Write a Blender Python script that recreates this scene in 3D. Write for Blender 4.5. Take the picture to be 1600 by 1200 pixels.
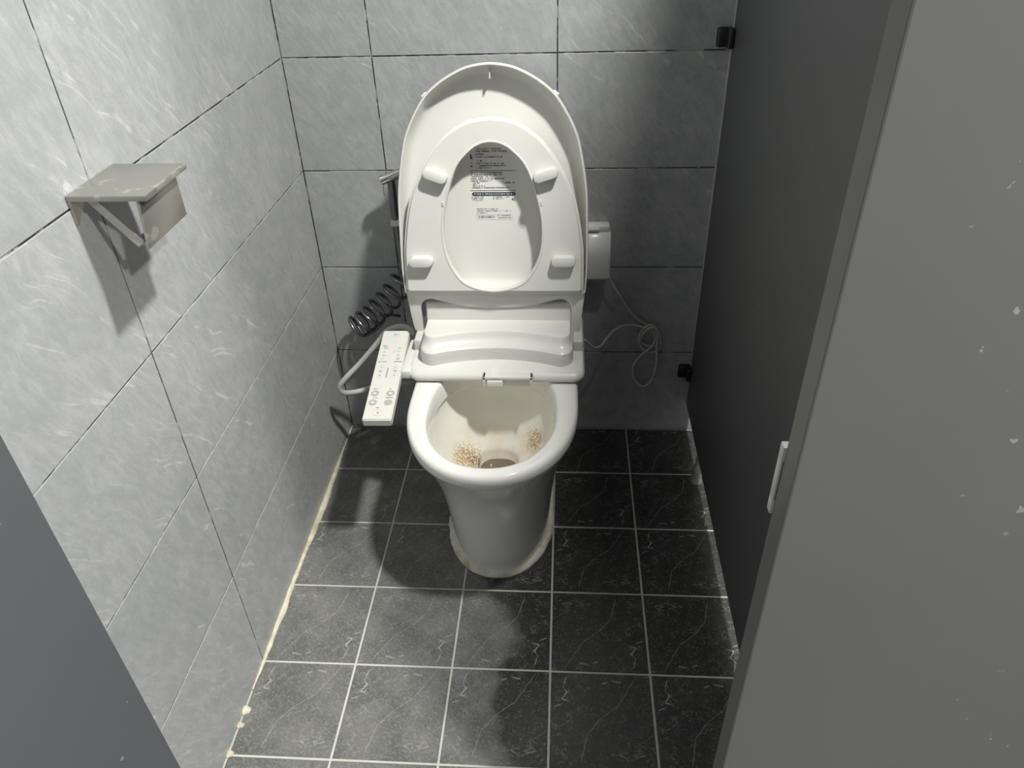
import bpy, bmesh, math, random
from mathutils import Vector, Matrix
R_ = math.radians
for o in list(bpy.data.objects): bpy.data.objects.remove(o)
scene = bpy.context.scene
COL = scene.collection

# ------------------------------------------------------------------ camera
cam_d = bpy.data.cameras.new('camera'); cam = bpy.data.objects.new('camera', cam_d); COL.objects.link(cam)
CM = ((0.9976430598505311, -0.06783647247696847, -0.01032173115087643),
      (0.06139739271211195, 0.8153491769047942, 0.575704854842157),
      (-0.030637971542257444, -0.5749816803364747, 0.8175924302347838))   # columns: right, forward, up
CP = Vector((0.6179898693585394, -1.709846491357901, 1.358551235160334)); CF = 1176.5976
m = Matrix([[CM[i][0], CM[i][2], -CM[i][1], CP[i]] for i in range(3)] + [[0, 0, 0, 1]])
cam.matrix_world = m
cam_d.sensor_width = 36.0; cam_d.lens = CF * 36.0 / 1600.0; cam_d.clip_start = 0.02
scene.camera = cam

# ------------------------------------------------------------------ world, exposure
w = bpy.data.worlds.new('world'); scene.world = w; w.use_nodes = True
w.node_tree.nodes['Background'].inputs[0].default_value = (0.8, 0.85, 0.9, 1)
w.node_tree.nodes['Background'].inputs[1].default_value = 0.05
vs = scene.view_settings
vs.view_transform = 'Standard'; vs.look = 'None'; vs.exposure = -0.2; vs.gamma = 1.0; vs.use_curve_mapping = False

# lamps of the washroom ceiling: (x, y, watts); second added to fill the stall front
CEIL = 2.45
LAMPS = [(1.08, -.90, 72.0), (1.75, -2.35, 86.0)]

# ------------------------------------------------------------------ helpers
def link(o, parent=None):
    COL.objects.link(o)
    if parent is not None: o.parent = parent
    return o
def meshobj(name, verts, faces, mat, parent=None, smooth=False, loc=None):
    me = bpy.data.meshes.new(name); me.from_pydata([tuple(v) for v in verts], [], faces); me.update()
    if smooth:
        for p in me.polygons: p.use_smooth = True
    if mat: me.materials.append(mat)
    o = link(bpy.data.objects.new(name, me), parent)
    if loc is not None: o.location = loc
    return o
def bmobj(name, bm, mat, parent=None, smooth=False, loc=None):
    bmesh.ops.recalc_face_normals(bm, faces=bm.faces[:])
    me = bpy.data.meshes.new(name); bm.to_mesh(me); bm.free()
    if smooth:
        for p in me.polygons: p.use_smooth = True
    if mat: me.materials.append(mat)
    o = link(bpy.data.objects.new(name, me), parent)
    if loc is not None: o.location = loc
    return o
def sharp(o, ang=35):
    o.data.set_sharp_from_angle(angle=R_(ang)); return o
def tag(o, label, cat, group=None):
    o['label'] = label; o['category'] = cat
    if group: o['group'] = group
    return o
def empty(name, loc):
    o = link(bpy.data.objects.new(name, None)); o.location = loc; o.empty_display_size = .05; return o
def bbox(bm, x0, x1, y0, y1, z0, z1, bev=0, seg=2):
    r = bmesh.ops.create_cube(bm, size=1.0); vs_ = r['verts']
    for v in vs_:
        v.co = Vector(((x0+x1)/2 + v.co.x*(x1-x0), (y0+y1)/2 + v.co.y*(y1-y0), (z0+z1)/2 + v.co.z*(z1-z0)))
    if bev:
        es = list({e for v in vs_ for e in v.link_edges})
        bmesh.ops.bevel(bm, geom=es, offset=bev, segments=seg, affect='EDGES', profile=.5)
def boxobj(name, x0, x1, y0, y1, z0, z1, mat, parent=None, bev=0, seg=2, smooth=False):
    """box whose origin is its own centre"""
    bm = bmesh.new(); hx, hy, hz = (x1-x0)/2, (y1-y0)/2, (z1-z0)/2
    bbox(bm, -hx, hx, -hy, hy, -hz, hz, bev, seg)
    o = bmobj(name, bm, mat, parent, smooth); o.location = ((x0+x1)/2, (y0+y1)/2, (z0+z1)/2)
    if parent is not None: o.location -= parent.location
    return o
def catmull(pts, n=8, closed=False):
    P = [Vector(p) for p in pts]; out = []; L = len(P)
    rng = range(L) if closed else range(L-1)
    for i in rng:
        g = lambda k: P[k % L] if closed else P[max(0, min(L-1, k))]
        a, b, c, d = g(i-1), g(i), g(i+1), g(i+2)
        for j in range(n):
            t = j/n
            out.append(.5*((2*b)+(c-a)*t+(2*a-5*b+4*c-d)*t*t+(3*b-a-3*c+d)*t**3))
    if not closed: out.append(P[-1])
    return out
def tube(path, r, n=10, cap=True):
    V, F = [], []; L = len(path); path = [Vector(p) for p in path]
    t0 = (path[1]-path[0]).normalized(); up = Vector((0, 0, 1)) if abs(t0.z) < .9 else Vector((1, 0, 0))
    nrm = (up - t0*up.dot(t0)).normalized()
    for i, p in enumerate(path):
        t = (path[min(i+1, L-1)]-path[max(i-1, 0)]).normalized()
        nrm = (nrm - t*nrm.dot(t)).normalized(); b = t.cross(nrm)
        rr = r[i] if isinstance(r, (list, tuple)) else r
        for k in range(n):
            a = 2*math.pi*k/n; V.append(p + nrm*math.cos(a)*rr + b*math.sin(a)*rr)
    for i in range(L-1):
        for k in range(n):
            F.append((i*n+k, i*n+(k+1) % n, (i+1)*n+(k+1) % n, (i+1)*n+k))
    if cap: F.append(tuple(range(n-1, -1, -1))); F.append(tuple(range((L-1)*n, L*n)))
    return V, F
def loft(rings, cap0=True, cap1=True):
    V, F = [], []; n = len(rings[0])
    for r in rings: V += [tuple(p) for p in r]
    for i in range(len(rings)-1):
        for k in range(n):
            F.append((i*n+k, i*n+(k+1) % n, (i+1)*n+(k+1) % n, (i+1)*n+k))
    if cap0: F.append(tuple(range(n-1, -1, -1)))
    if cap1: F.append(tuple(range((len(rings)-1)*n, len(rings)*n)))
    return V, F
def px(u, v, axis, val):
    """point of the place seen at pixel u, v on the plane axis = val (survey of the photograph)"""
    a, b = (u-800)/CF, (600-v)/CF
    d = Vector([CM[i][0]*a + CM[i][1] + CM[i][2]*b for i in range(3)])
    return CP + d*((val-CP[axis])/d[axis])

# ------------------------------------------------------------------ materials
class NT:
    def __init__(s, name):
        s.m = bpy.data.materials.new(name); s.m.use_nodes = True; s.t = s.m.node_tree; s.n = s.t.nodes
        s.b = s.n['Principled BSDF']
    def node(s, ty, **k):
        n = s.n.new(ty)
        for a, b in k.items():
            if a.startswith('_'): setattr(n, a[1:], b)
        return n
    def put(s, sock, v):
        if hasattr(v, 'is_linked') or isinstance(v, bpy.types.NodeSocket): s.t.links.new(v, sock)
        else: sock.default_value = v
    def math(s, op, a, b=None, clamp=False):
        n = s.n.new('ShaderNodeMath'); n.operation = op; n.use_clamp = clamp; s.put(n.inputs[0], a)
        if b is not None: s.put(n.inputs[1], b)
        return n.outputs[0]
    def vmath(s, op, a, b=None, scale=None):
        n = s.n.new('ShaderNodeVectorMath'); n.operation = op; s.put(n.inputs[0], a)
        if b is not None: s.put(n.inputs[1], b)
        if scale is not None: s.put(n.inputs['Scale'], scale)
        return n.outputs['Value'] if op in ('LENGTH', 'DOT_PRODUCT', 'DISTANCE') else n.outputs[0]
    def coord(s, kind='Object'):
        return s.n.new('ShaderNodeTexCoord').outputs[kind]
    def noise(s, vec, scale, detail=4, rough=.55, out='Fac', dist=0):
        n = s.n.new('ShaderNodeTexNoise'); s.put(n.inputs['Vector'], vec); n.inputs['Scale'].default_value = scale
        n.inputs['Detail'].default_value = detail; n.inputs['Roughness'].default_value = rough; n.inputs['Distortion'].default_value = dist
        return n.outputs[out]
    def mapping(s, vec, loc=(0, 0, 0), rot=(0, 0, 0), sc=(1, 1, 1)):
        n = s.n.new('ShaderNodeMapping'); s.put(n.inputs['Vector'], vec)
        n.vector_type = 'TEXTURE'      # turn first, then stretch along the turned axes
        n.inputs['Location'].default_value = loc; n.inputs['Rotation'].default_value = tuple(-a for a in rot); n.inputs['Scale'].default_value = tuple(1/a for a in sc)
        return n.outputs[0]
    def smooth(s, x, a, b, lo=0.0, hi=1.0):
        n = s.n.new('ShaderNodeMapRange'); n.interpolation_type = 'SMOOTHSTEP'; s.put(n.inputs[0], x)
        n.inputs[1].default_value = a; n.inputs[2].default_value = b; n.inputs[3].default_value = lo; n.inputs[4].default_value = hi
        return n.outputs[0]
    def mix(s, f, a, b):
        n = s.n.new('ShaderNodeMix'); n.data_type = 'RGBA'; s.put(n.inputs[0], f); s.put(n.inputs[6], a); s.put(n.inputs[7], b)
        return n.outputs[2]
    def bump(s, h, strength=.2, dist=.002):
        n = s.n.new('ShaderNodeBump'); n.inputs['Strength'].default_value = strength; n.inputs['Distance'].default_value = dist
        s.put(n.inputs['Height'], h); s.t.links.new(n.outputs[0], s.b.inputs['Normal'])
    def set(s, col=None, rough=None, metal=None, spec=None, coat=None):
        if col is not None: s.put(s.b.inputs['Base Color'], col)
        if rough is not None: s.put(s.b.inputs['Roughness'], rough)
        if metal is not None: s.b.inputs['Metallic'].default_value = metal
        if spec is not None: s.b.inputs['Specular IOR Level'].default_value = spec
        if coat is not None: s.b.inputs['Coat Weight'].default_value = coat
        return s.m
def c4(r, g=None, b=None):
    return (r, g, b, 1) if g is not None else (r, r, r, 1)
def plain(name, col, rough=.5, metal=0, spec=.5, coat=0, var=.06, scale=30):
    t = NT(name); n = t.noise(t.coord(), scale, 3)
    lo = tuple(x*(1-var) for x in col)+(1,); hi = tuple(min(1, x*(1+var)) for x in col)+(1,)
    return t.set(t.mix(n, lo, hi), rough, metal, spec, coat)

def mat_wall_tile(name, da):
    t = NT(name)
    info = t.n.new('ShaderNodeObjectInfo')
    off = t.vmath('SCALE', (7.3, 3.1, 5.7), scale=info.outputs['Random'])
    p = t.vmath('ADD', t.coord(), off)
    big = t.noise(p, 5, 4, .6); mid = t.noise(p, 26, 6, .7); fine = t.noise(p, 240, 5, .75)
    q = t.vmath('ADD', p, t.vmath('SCALE', t.noise(p, 9, 2, .5, 'Color'), scale=.05))
    grain = t.noise(t.mapping(q, rot=(0, 0, R_(58+da)), sc=(26, 95, 26)), 1.0, 5, .72)
    col = t.mix(t.smooth(big, .3, .7), c4(.350, .365, .373), c4(.425, .438, .442))
    col = t.mix(t.smooth(mid, .4, .7, 0, .4), col, c4(.49, .50, .50))
    col = t.mix(t.smooth(grain, .38, .66, .55, 0), col, c4(.295, .307, .314))
    col = t.mix(t.smooth(fine, .50, .72, 0, .45), col, c4(.28, .292, .298))
    # pale hairline veins running down to the right
    s1 = t.noise(t.mapping(q, rot=(0, 0, R_(36+da)), sc=(4.0, 75, 3)), 1.0, 2, .5)
    m1 = t.math('MULTIPLY', t.smooth(s1, .65, .71), t.smooth(mid, .44, .6))
    s2 = t.noise(t.mapping(q, rot=(0, 0, R_(44+da)), sc=(11.0, 190, 3)), 1.0, 2, .5)
    m2 = t.math('MULTIPLY', t.smooth(s2, .63, .71), t.smooth(big, .42, .58))
    s3 = t.noise(t.mapping(q, rot=(0, 0, R_(72+da)), sc=(7.0, 150, 3)), 1.0, 2, .5)
    m3 = t.math('MULTIPLY', t.smooth(s3, .66, .72), t.smooth(mid, .48, .6))
    col = t.mix(t.math('MULTIPLY', m1, .45), col, c4(.66, .67, .66))
    col = t.mix(t.math('MULTIPLY', m2, .36), col, c4(.62, .63, .62))
    col = t.mix(t.math('MULTIPLY', m3, .2), col, c4(.62, .63, .62))
    t.bump(t.math('ADD', fine, mid), .12, .0006)
    return t.set(col, t.smooth(mid, .3, .7, .24, .36), 0, .5)

def mat_floor_tile():
    t = NT('black_marble_floor_tile')
    o = t.coord(); info = t.n.new('ShaderNodeObjectInfo')
    wob = t.vmath('SCALE', t.vmath('SUBTRACT', t.noise(o, 60, 3, .6, 'Color'), (.5, .5, .5)), scale=.006)
    p = t.vmath('MULTIPLY', t.vmath('ADD', o, wob), (1, 1, 0))
    def poly(pts):
        best = None
        for a, b in zip(pts, pts[1:]):
            a = Vector(((a[0]-.5)*.2, (.5-a[1])*.2, 0)); b = Vector(((b[0]-.5)*.2, (.5-b[1])*.2, 0)); d = b-a; L2 = d.length_squared
            r = t.vmath('SUBTRACT', p, tuple(a))
            h = t.math('MULTIPLY', t.vmath('DOT_PRODUCT', r, tuple(d)), 1/L2, True)
            dd = t.vmath('LENGTH', t.vmath('SUBTRACT', r, t.vmath('SCALE', tuple(d), scale=h)))
            best = dd if best is None else t.math('MINIMUM', best, dd)
        return best
    grain = t.noise(t.mapping(o, rot=(0, 0, R_(35)), sc=(1, 1.9, 1)), 110, 6, .78); cloud = t.noise(t.vmath('ADD', o, t.vmath('SCALE', (3., 5., 2.), scale=info.outputs['Random'])), 14, 4, .6)
    patch = t.noise(o, 38, 4, .65)
    film = t.noise(o, 300, 4, .7)
    col = t.mix(t.smooth(cloud, .3, .7), c4(.108, .109, .105), c4(.162, .163, .157))
    col = t.mix(t.smooth(grain, .48, .68, 0, .8), col, c4(.265, .266, .253))
    col = t.mix(t.smooth(film, .55, .75, 0, .4), col, c4(.03, .031, .031))
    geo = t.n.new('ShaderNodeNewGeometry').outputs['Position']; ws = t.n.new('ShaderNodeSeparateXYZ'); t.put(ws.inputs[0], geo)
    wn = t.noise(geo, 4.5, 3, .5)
    wet_shade = t.smooth(t.math('ADD', ws.outputs[0], t.math('MULTIPLY', t.math('SUBTRACT', wn, .5), .40)), .47, .53)
    wet_shade = t.math('MULTIPLY', wet_shade, t.smooth(t.noise(geo, 2.2, 2), .30, .36, .35, 1))
    col = t.mix(t.math('MULTIPLY', wet_shade, .76), col, c4(.010, .0105, .011))  # wet floor, also painting the partition's shadow into the tile colour
    # one long vein, a short one, and scattered pale squiggles: the print repeats from tile to tile
    v1 = poly([(.86, .03), (.66, .36), (.48, .5), (.36, .66), (.30, .92)])
    v2 = poly([(1.0, .62), (.9, .7), (.8, .76)])
    sq = poly([(.16, .06), (.13, .16), (.17, .22), (.12, .30), (.2, .33), (.05, .38)])
    sq2 = poly([(.52, .12), (.6, .08), (.70, .10)])
    sq3 = poly([(.80, .14), (.99, .12)])
    sq4 = poly([(.05, .62), (.16, .55), (.22, .5)])
    sq5 = poly([(.66, .84), (.74, .9), (.82, .86), (.94, .82)])
    sq6 = poly([(.40, .90), (.46, .82), (.52, .88), (.60, .84)])
    def line(d, wd): return t.smooth(d, wd, wd*.25)
    msk = t.math('MULTIPLY', line(v1, .0009), t.smooth(patch, .3, .6, .25, .65))
    msk = t.math('MAXIMUM', msk, t.math('MULTIPLY', line(v2, .0008), .35))
    brk = t.smooth(patch, .42, .6)
    for d, wd, k in ((sq, .0019, .95), (sq2, .0026, .6), (sq3, .0011, .7), (sq4, .0011, .5), (sq5, .0017, .6), (sq6, .0015, .6)):
        msk = t.math('MAXIMUM', msk, t.math('MULTIPLY', t.math('MULTIPLY', line(d, wd), k), brk))
    rg = t.math('ABSOLUTE', t.math('SUBTRACT', t.noise(o, 55, 4, .6, 'Fac', 1.6), .5))
    msk = t.math('MAXIMUM', msk, t.math('MULTIPLY', t.smooth(rg, .018, .004, 0, .46), t.smooth(patch, .38, .60)))
    fl = t.noise(t.mapping(o, rot=(0, 0, R_(25)), sc=(1, 3.2, 1)), 85, 3, .6)
    msk = t.math('MAXIMUM', msk, t.math('MULTIPLY', t.smooth(fl, .665, .73), .32))
    col = t.mix(msk, col, c4(.42, .43, .40))
    t.bump(t.math('ADD', grain, patch), .35, .0008)
    return t.set(col, t.math('SUBTRACT', t.smooth(cloud, .3, .7, .38, .5), t.math('MULTIPLY', wet_shade, .24)), 0, .4)

def mat_grout(name, dark, light, a=.4, b=.6, sc=24):
    t = NT(name); o = t.coord()
    n = t.noise(o, sc, 4, .7)
    col = t.mix(t.smooth(n, a, b), dark, light)
    t.bump(t.noise(o, 200, 3), .4, .001)
    return t.set(col, .85, 0, .2)

def mat_floor_grout():
    t = NT('floor_grout'); o = t.coord(); sp = t.n.new('ShaderNodeSeparateXYZ'); t.put(sp.inputs[0], o)
    n = t.noise(o, 20, 4, .7)
    dirty_shaded = t.mix(n, c4(.10, .105, .10), c4(.22, .225, .215)); clean_lit = t.mix(n, c4(.42, .43, .40), c4(.66, .66, .60))  # greyer towards the right: partly dirt, partly shade put into the grout colour
    k = t.math('ADD', sp.outputs[0], t.math('MULTIPLY', t.math('SUBTRACT', t.noise(o, 6, 3), .5), .25))
    t.bump(t.noise(o, 160, 3), .5, .001)
    return t.set(t.mix(t.smooth(k, .20, .36), clean_lit, dirty_shaded), .8, 0, .3)

def mat_laminate(name, col, blots=1.0):
    t = NT(name); o = t.coord()
    n = t.noise(o, 4, 3); c = t.mix(n, tuple(x*.93 for x in col)+(1,), tuple(x*1.05 for x in col)+(1,))
    f = t.noise(o, 70, 3, .6); g = t.noise(o, 5, 2, .5)
    spots = t.math('MULTIPLY', t.smooth(f, .685, .72), t.smooth(g, .52, .60))
    sc = t.noise(t.mapping(o, sc=(60, 60, 220)), 1, 2)
    spots = t.math('MAXIMUM', spots, t.math('MULTIPLY', t.smooth(sc, .77, .82), t.smooth(g, .5, .6, 0, .4)))
    c = t.mix(t.math('MULTIPLY', spots, 0.32*blots), c, c4(.6, .6, .58))
    t.bump(t.noise(o, 350, 2), .03, .0005)
    return t.set(c, .42, 0, .4)

def mat_basin():
    t = NT('stained_porcelain_basin'); o = t.coord()
    sp = t.n.new('ShaderNodeSeparateXYZ'); t.put(sp.inputs[0], o)
    base = t.mix(t.noise(o, 12, 4), c4(.80, .79, .73), c4(.84, .835, .79))
    low = t.smooth(sp.outputs[2], .30, .21)
    base = t.mix(t.math('MULTIPLY', low, t.smooth(t.noise(o, 25, 4), .35, .65, .1, .6)), base, c4(.72, .64, .46))
    f1 = t.noise(o, 190, 4, .65); f2 = t.noise(o, 420, 3, .6)
    def near(pt, r0, r1): return t.smooth(t.vmath('DISTANCE', o, pt), r1, r0)
    zone = t.math('MAXIMUM', near((-.065, -.395, .21), .02, .078), near((.083, -.355, .245), .012, .050))
    spots = t.math('MULTIPLY', zone, t.smooth(t.math('ADD', f1, t.math('MULTIPLY', zone, .16)), .57, .66))
    base = t.mix(t.math('MULTIPLY', spots, .8), base, c4(.42, .24, .075))
    dark = t.math('MULTIPLY', near((-.056, -.385, .2), .006, .03), t.smooth(f1, .5, .6))
    base = t.mix(dark, base, c4(.06, .04, .02))
    wide = t.math('MULTIPLY', near((0., -.38, .22), .06, .14), t.smooth(f2, .66, .72))
    base = t.mix(t.math('MULTIPLY', wide, .55), base, c4(.45, .28, .10))
    return t.set(base, .12, 0, .5)

M = {}
M['wall_tile'] = mat_wall_tile('grey_slate_wall_tile', 0)
M['wall_tile_side'] = mat_wall_tile('grey_slate_wall_tile_side', 6)
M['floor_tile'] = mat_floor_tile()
M['wall_grout'] = mat_grout('wall_grout', c4(.03, .032, .034), c4(.36, .37, .36), .47, .62, 18)
M['floor_grout'] = mat_floor_grout()
M['caulk'] = mat_grout('cream_caulk', c4(.50, .46, .33), c4(.72, .69, .55), .3, .7, 30)
M['laminate'] = mat_laminate('grey_laminate', (.135, .137, .137))
M['partition'] = mat_laminate('dark_grey_laminate', (.088, .092, .093), .4)
M['laminate_blue'] = mat_laminate('blue_grey_laminate', (.088, .093, .101), 1.4)
M['paint'] = plain('white_paint', (.62, .62, .61), .8)
M['grey_paint'] = plain('grey_paint', (.30, .31, .31), .7)
M['ceramic'] = plain('white_porcelain', (.80, .80, .775), .09, spec=.55, coat=.3, var=.015)
M['basin'] = mat_basin()
M['abs'] = plain('white_plastic', (.70, .70, .665), .30, spec=.45, var=.012)
M['abs_grey'] = plain('pale_grey_plastic', (.60, .60, .58), .35, var=.02)
M['bumper'] = plain('white_rubber', (.69, .69, .65), .5, var=.015)
M['print'] = plain('dark_print', (.03, .032, .038), .5, var=.1)
M['print_soft'] = plain('grey_print', (.2, .205, .21), .5, var=.1)
M['banner'] = plain('navy_print', (.018, .022, .045), .4)
M['white_print'] = plain('white_print', (.75, .75, .75), .5, var=.02)
M['mortar'] = mat_grout('base_mortar', c4(.45, .40, .30), c4(.72, .70, .63), .28, .5, 14)
M['water'] = plain('murky_water', (.20, .155, .11), .03, var=.2, scale=60)
M['steel'] = None
t = NT('satin_nickel'); o_ = t.coord(); n_ = t.noise(o_, 26, 3, .5, dist=.6)
M['steel'] = t.set(t.mix(t.smooth(n_, .60, .63, 0, .55), c4(.40, .39, .355), c4(.60, .585, .53)), t.smooth(n_, .58, .64, .36, .5), .75, .5)
M['chrome'] = plain('chrome', (.62, .61, .58), .16, 1.0, var=.03)
M['dark_chrome'] = plain('dark_coil_metal', (.22, .225, .23), .24, .9, var=.05)
M['hose'] = plain('grey_supply_hose', (.50, .50, .49), .42, var=.04, scale=80)
M['cord'] = plain('white_cord', (.56, .55, .53), .5, var=.03)
M['seal'] = plain('pale_seal', (.5, .5, .48), .5)
M['foot'] = plain('satin_foot', (.46, .46, .45), .38, .5)
M['black'] = plain('black_plastic', (.012, .013, .016), .35, var=.1)
M['button_grey'] = plain('grey_button', (.44, .44, .43), .4, var=.03)
M['button_ring'] = plain('button_ring', (.62, .62, .60), .4, var=.02)
M['orange'] = plain('orange_mark', (.80, .38, .03), .4)
M['red_lamp'] = plain('pale_red_lamp', (.80, .52, .44), .4)
M['green_lamp'] = plain('pale_green_lamp', (.42, .70, .45), .4)
M['tape'] = plain('clear_tape', (.74, .74, .70), .2, var=.05, scale=90)
t = NT('socket_cover'); M['socket'] = t.set(c4(.72, .72, .70), .22, 0, .5, .2)
t = NT('lamp_diffuser'); t.b.inputs['Emission Color'].default_value = (1, .96, .9, 1); t.b.inputs['Emission Strength'].default_value = 6; M['diffuser'] = t.set(c4(.9), .5)

# ------------------------------------------------------------------ the room
RX, RY = 2.6, -3.4                   # far side wall, wall behind the camera
def structure(o): o['kind'] = 'structure'; return o
G = .0014                            # depth of the joints
JW = .0028                           # joint width of the wall tiles
floor = structure(boxobj('floor', -.1, RX+.1, RY-.1, .1, -.12, -.0016, M['floor_grout']))
wall_back = structure(boxobj('wall_back', -.1, RX+.1, G, .12, 0, CEIL, M['wall_grout']))
wall_left = structure(boxobj('wall_left', -.12, -G, RY, G, 0, CEIL, M['wall_grout']))
wall_right = structure(boxobj('wall_right', RX, RX+.1, RY, G, 0, CEIL, M['grey_paint']))
wall_front = structure(boxobj('wall_front', -.1, RX+.1, RY-.1, RY, 0, CEIL, M['grey_paint']))
ceiling = structure(boxobj('ceiling', -.1, RX+.1, RY-.1, .1, CEIL, CEIL+.1, M['paint']))

tile_cache = {}
def tile_mesh(wd, ht, bev, th, mat, key):
    k = (round(wd, 4), round(ht, 4), key, mat.name)
    if k in tile_cache: return tile_cache[k]
    a, b = wd/2, ht/2; V = []
    for s, z in ((0, -th), (0, -bev*.7), (bev, 0)):
        V += [(-a+s, -b+s, z), (a-s, -b+s, z), (a-s, b-s, z), (-a+s, b-s, z)]
    F = [(8, 9, 10, 11)]
    for r in (0, 1):
        for q in range(4): F.append((r*4+q, r*4+(q+1) % 4, r*4+4+(q+1) % 4, r*4+4+q))
    me = bpy.data.meshes.new(key); me.from_pydata(V, [], F); me.materials.append(mat); me.update()
    tile_cache[k] = me; return me
def edges(first, step, end, start=0.0):
    e = [start]; x = first
    while x < end-1e-6: e.append(x); x += step
    e.append(end); return e
rnd = random.Random(4)
ZE = edges(.2612, .25024, CEIL)
def lay(parent, es, fs, jw, bev, th, mat, name, place, tight={}):
    for i in range(len(es)-1):
        for j in range(len(fs)-1):
            ja, jb = tight.get(round(es[i], 3), jw), tight.get(round(es[i+1], 3), jw)
            wd, ht = es[i+1]-es[i]-(ja+jb)/2, fs[j+1]-fs[j]-jw
            if wd < .01 or ht < .01: continue
            o = link(bpy.data.objects.new(name, tile_mesh(wd, ht, bev, th, mat, name)), parent)
            place(o, (es[i]+ja/2+es[i+1]-jb/2)/2, (fs[j]+fs[j+1])/2, i, j)
            o.location = Vector(o.location) - Vector(parent.location)
def pb(o, u, v, i, j): o.location = (u, rnd.uniform(-.0003, .0003), v); o.rotation_euler = (R_(90), 0, 0)
def plf(o, u, v, i, j): o.location = (rnd.uniform(-.0003, .0003), -u, v); o.rotation_euler = (R_(90), 0, R_(90))
def pf(o, u, v, i, j): o.location = (u, -v, rnd.uniform(-.0003, .0002)); o.rotation_euler = (0, 0, R_(180)*(j % 2))
lay(wall_back, edges(.1986, .4, RX), ZE, JW, .0007, .008, M['wall_tile'], 'wall_tile', pb)
lay(wall_left, edges(.392, .4, -RY), ZE, JW, .0007, .008, M['wall_tile_side'], 'wall_tile', plf, {.392: .0004})
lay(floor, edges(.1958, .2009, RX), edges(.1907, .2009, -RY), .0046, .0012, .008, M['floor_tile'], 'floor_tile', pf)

# cream caulk along the foot of the left wall, crumbling towards the front
def caulk(name, y0, y1, wmin, wmax, seed):
    r = random.Random(seed); n = max(4, int(abs(y1-y0)/.007)); V, F = [], []; wd, h = (wmin+wmax)/2, .008
    for i in range(n+1):
        y = y0+(y1-y0)*i/n; e = min(1, 4*min(i, n-i)/n+.15)
        wd = min(wmax, max(wmin, wd+r.uniform(-.0016, .0016))); h = min(.010, max(.005, h+r.uniform(-.001, .001))); g = min(1, .45+.9*abs(y)/.5)
        V += [(-.0005, y, -.002), (-.0005, y, h*e*g), (wd*e*g*.45, y, h*e*g*.62), (wd*e*g, y, .0007), (wd*e*g, y, -.002)]
    for i in range(n):
        for k in range(4): F.append((i*5+k, i*5+k+1, i*5+6+k, i*5+5+k))
    F += [(0, 1, 2, 3, 4), tuple(n*5+k for k in (4, 3, 2, 1, 0))]
    return meshobj(name, V, F, M['caulk'], None, True)
trim_1 = structure(caulk('trim_1', -.002, -.862, .006, .013, 1))
for k, (a, b) in enumerate(((-.895, -.915), (-.93, -.942), (-.985, -1.0))):
    structure(caulk('trim_%d' % (k+2), a, b, .007, .014, 5+k))

# ------------------------------------------------------------------ ceiling lamps
def downlight(x, y, watt, label):
    root = empty('ceiling_lamp', (x, y, CEIL)); tag(root, label, 'lamp', 'ceiling downlights')
    n = 40; V, F = loft([[(rr*math.cos(2*math.pi*k/n), rr*math.sin(2*math.pi*k/n), z) for k in range(n)]
                         for rr, z in ((.092, 0), (.092, -.008), (.084, -.012), (.074, -.010), (.070, -.002))], False, False)
    meshobj('ring', V, F, M['paint'], root, True)
    V = [(0.071*math.cos(2*math.pi*k/n), 0.071*math.sin(2*math.pi*k/n), -.004) for k in range(n)]
    meshobj('diffuser', V, [tuple(range(n-1, -1, -1))], M['diffuser'], root)
    ld = bpy.data.lights.new('lamp_light', 'AREA'); ld.shape = 'DISK'; ld.size = .135; ld.energy = watt; ld.color = (1, .98, .93)
    lo = link(bpy.data.objects.new('lamp_light', ld), root); lo.location = (0, 0, -.014)
downlight(*LAMPS[0], 'round ceiling downlight above the dark partition beside the toilet')
downlight(*LAMPS[1], 'added unseen ceiling downlight behind the viewer, filling light on the stall front')

# ------------------------------------------------------------------ stall panels
PT, PBOT = 1.98, .10
part = empty('stall_partition', (.9675, -.6, 0)); tag(part, 'dark grey stall partition to the right of the toilet', 'partition')
boxobj('panel', .9585, .9765, -1.282, -.012, PBOT, PT, M['partition'], part, .0012)
es_ = boxobj('edge_seal', .9575, .9765, -.0122, -.0008, PBOT, PT, M['seal'], part); es_['label'] = 'pale strip closing the gap to the wall'
for z in (1.038, .208, 1.86):
    bm = bmesh.new(); bbox(bm, .926, .9582, -.016, -.0008, z-.019, z+.019, .005, 3)
    bbox(bm, .9455, .9582, -.036, -.0008, z-.019, z+.019, .004, 3)
    br = bmobj('wall_bracket', bm, M['black'], part, True, -Vector(part.location)); sharp(br); br['label'] = 'black plastic wall bracket'
def foot(y):
    n = 24; c = (.9675, y)
    prof = [(.0155, 0), (.0155, .006), (.0135, .010), (.0125, .03), (.0115, .050), (.0085, .054), (.0075, .072), (.0065, .098), (.0065, .1005)]
    V, F = loft([[(c[0]+r*math.cos(2*math.pi*k/n), c[1]+r*math.sin(2*math.pi*k/n), z) for k in range(n)] for r, z in prof])
    f = meshobj('foot', V, F, M['foot'], part, True, -Vector(part.location)); sharp(f); f['label'] = 'chrome adjustable foot'
foot(-.217); foot(-1.05)
fl = empty('front_panel', (.10, -1.3, 0)); tag(fl, 'narrow grey stall front panel between the left wall and the open door', 'panel')
boxobj('panel', .001, .170, -1.31, -1.284, PBOT, PT, M['laminate'], fl, .0015)
def postfoot(root, x, y):
    n = 20
    V, F = loft([[(x+r*math.cos(2*math.pi*k/n), y+r*math.sin(2*math.pi*k/n), z) for k in range(n)]
                 for r, z in ((.0155, 0), (.0155, .006), (.0125, .03), (.0115, .05), (.0075, .056), (.0065, .1005))])
    sharp(meshobj('foot', V, F, M['foot'], root, True, -Vector(root.location)))
postfoot(fl, .10, -1.297)
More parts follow.
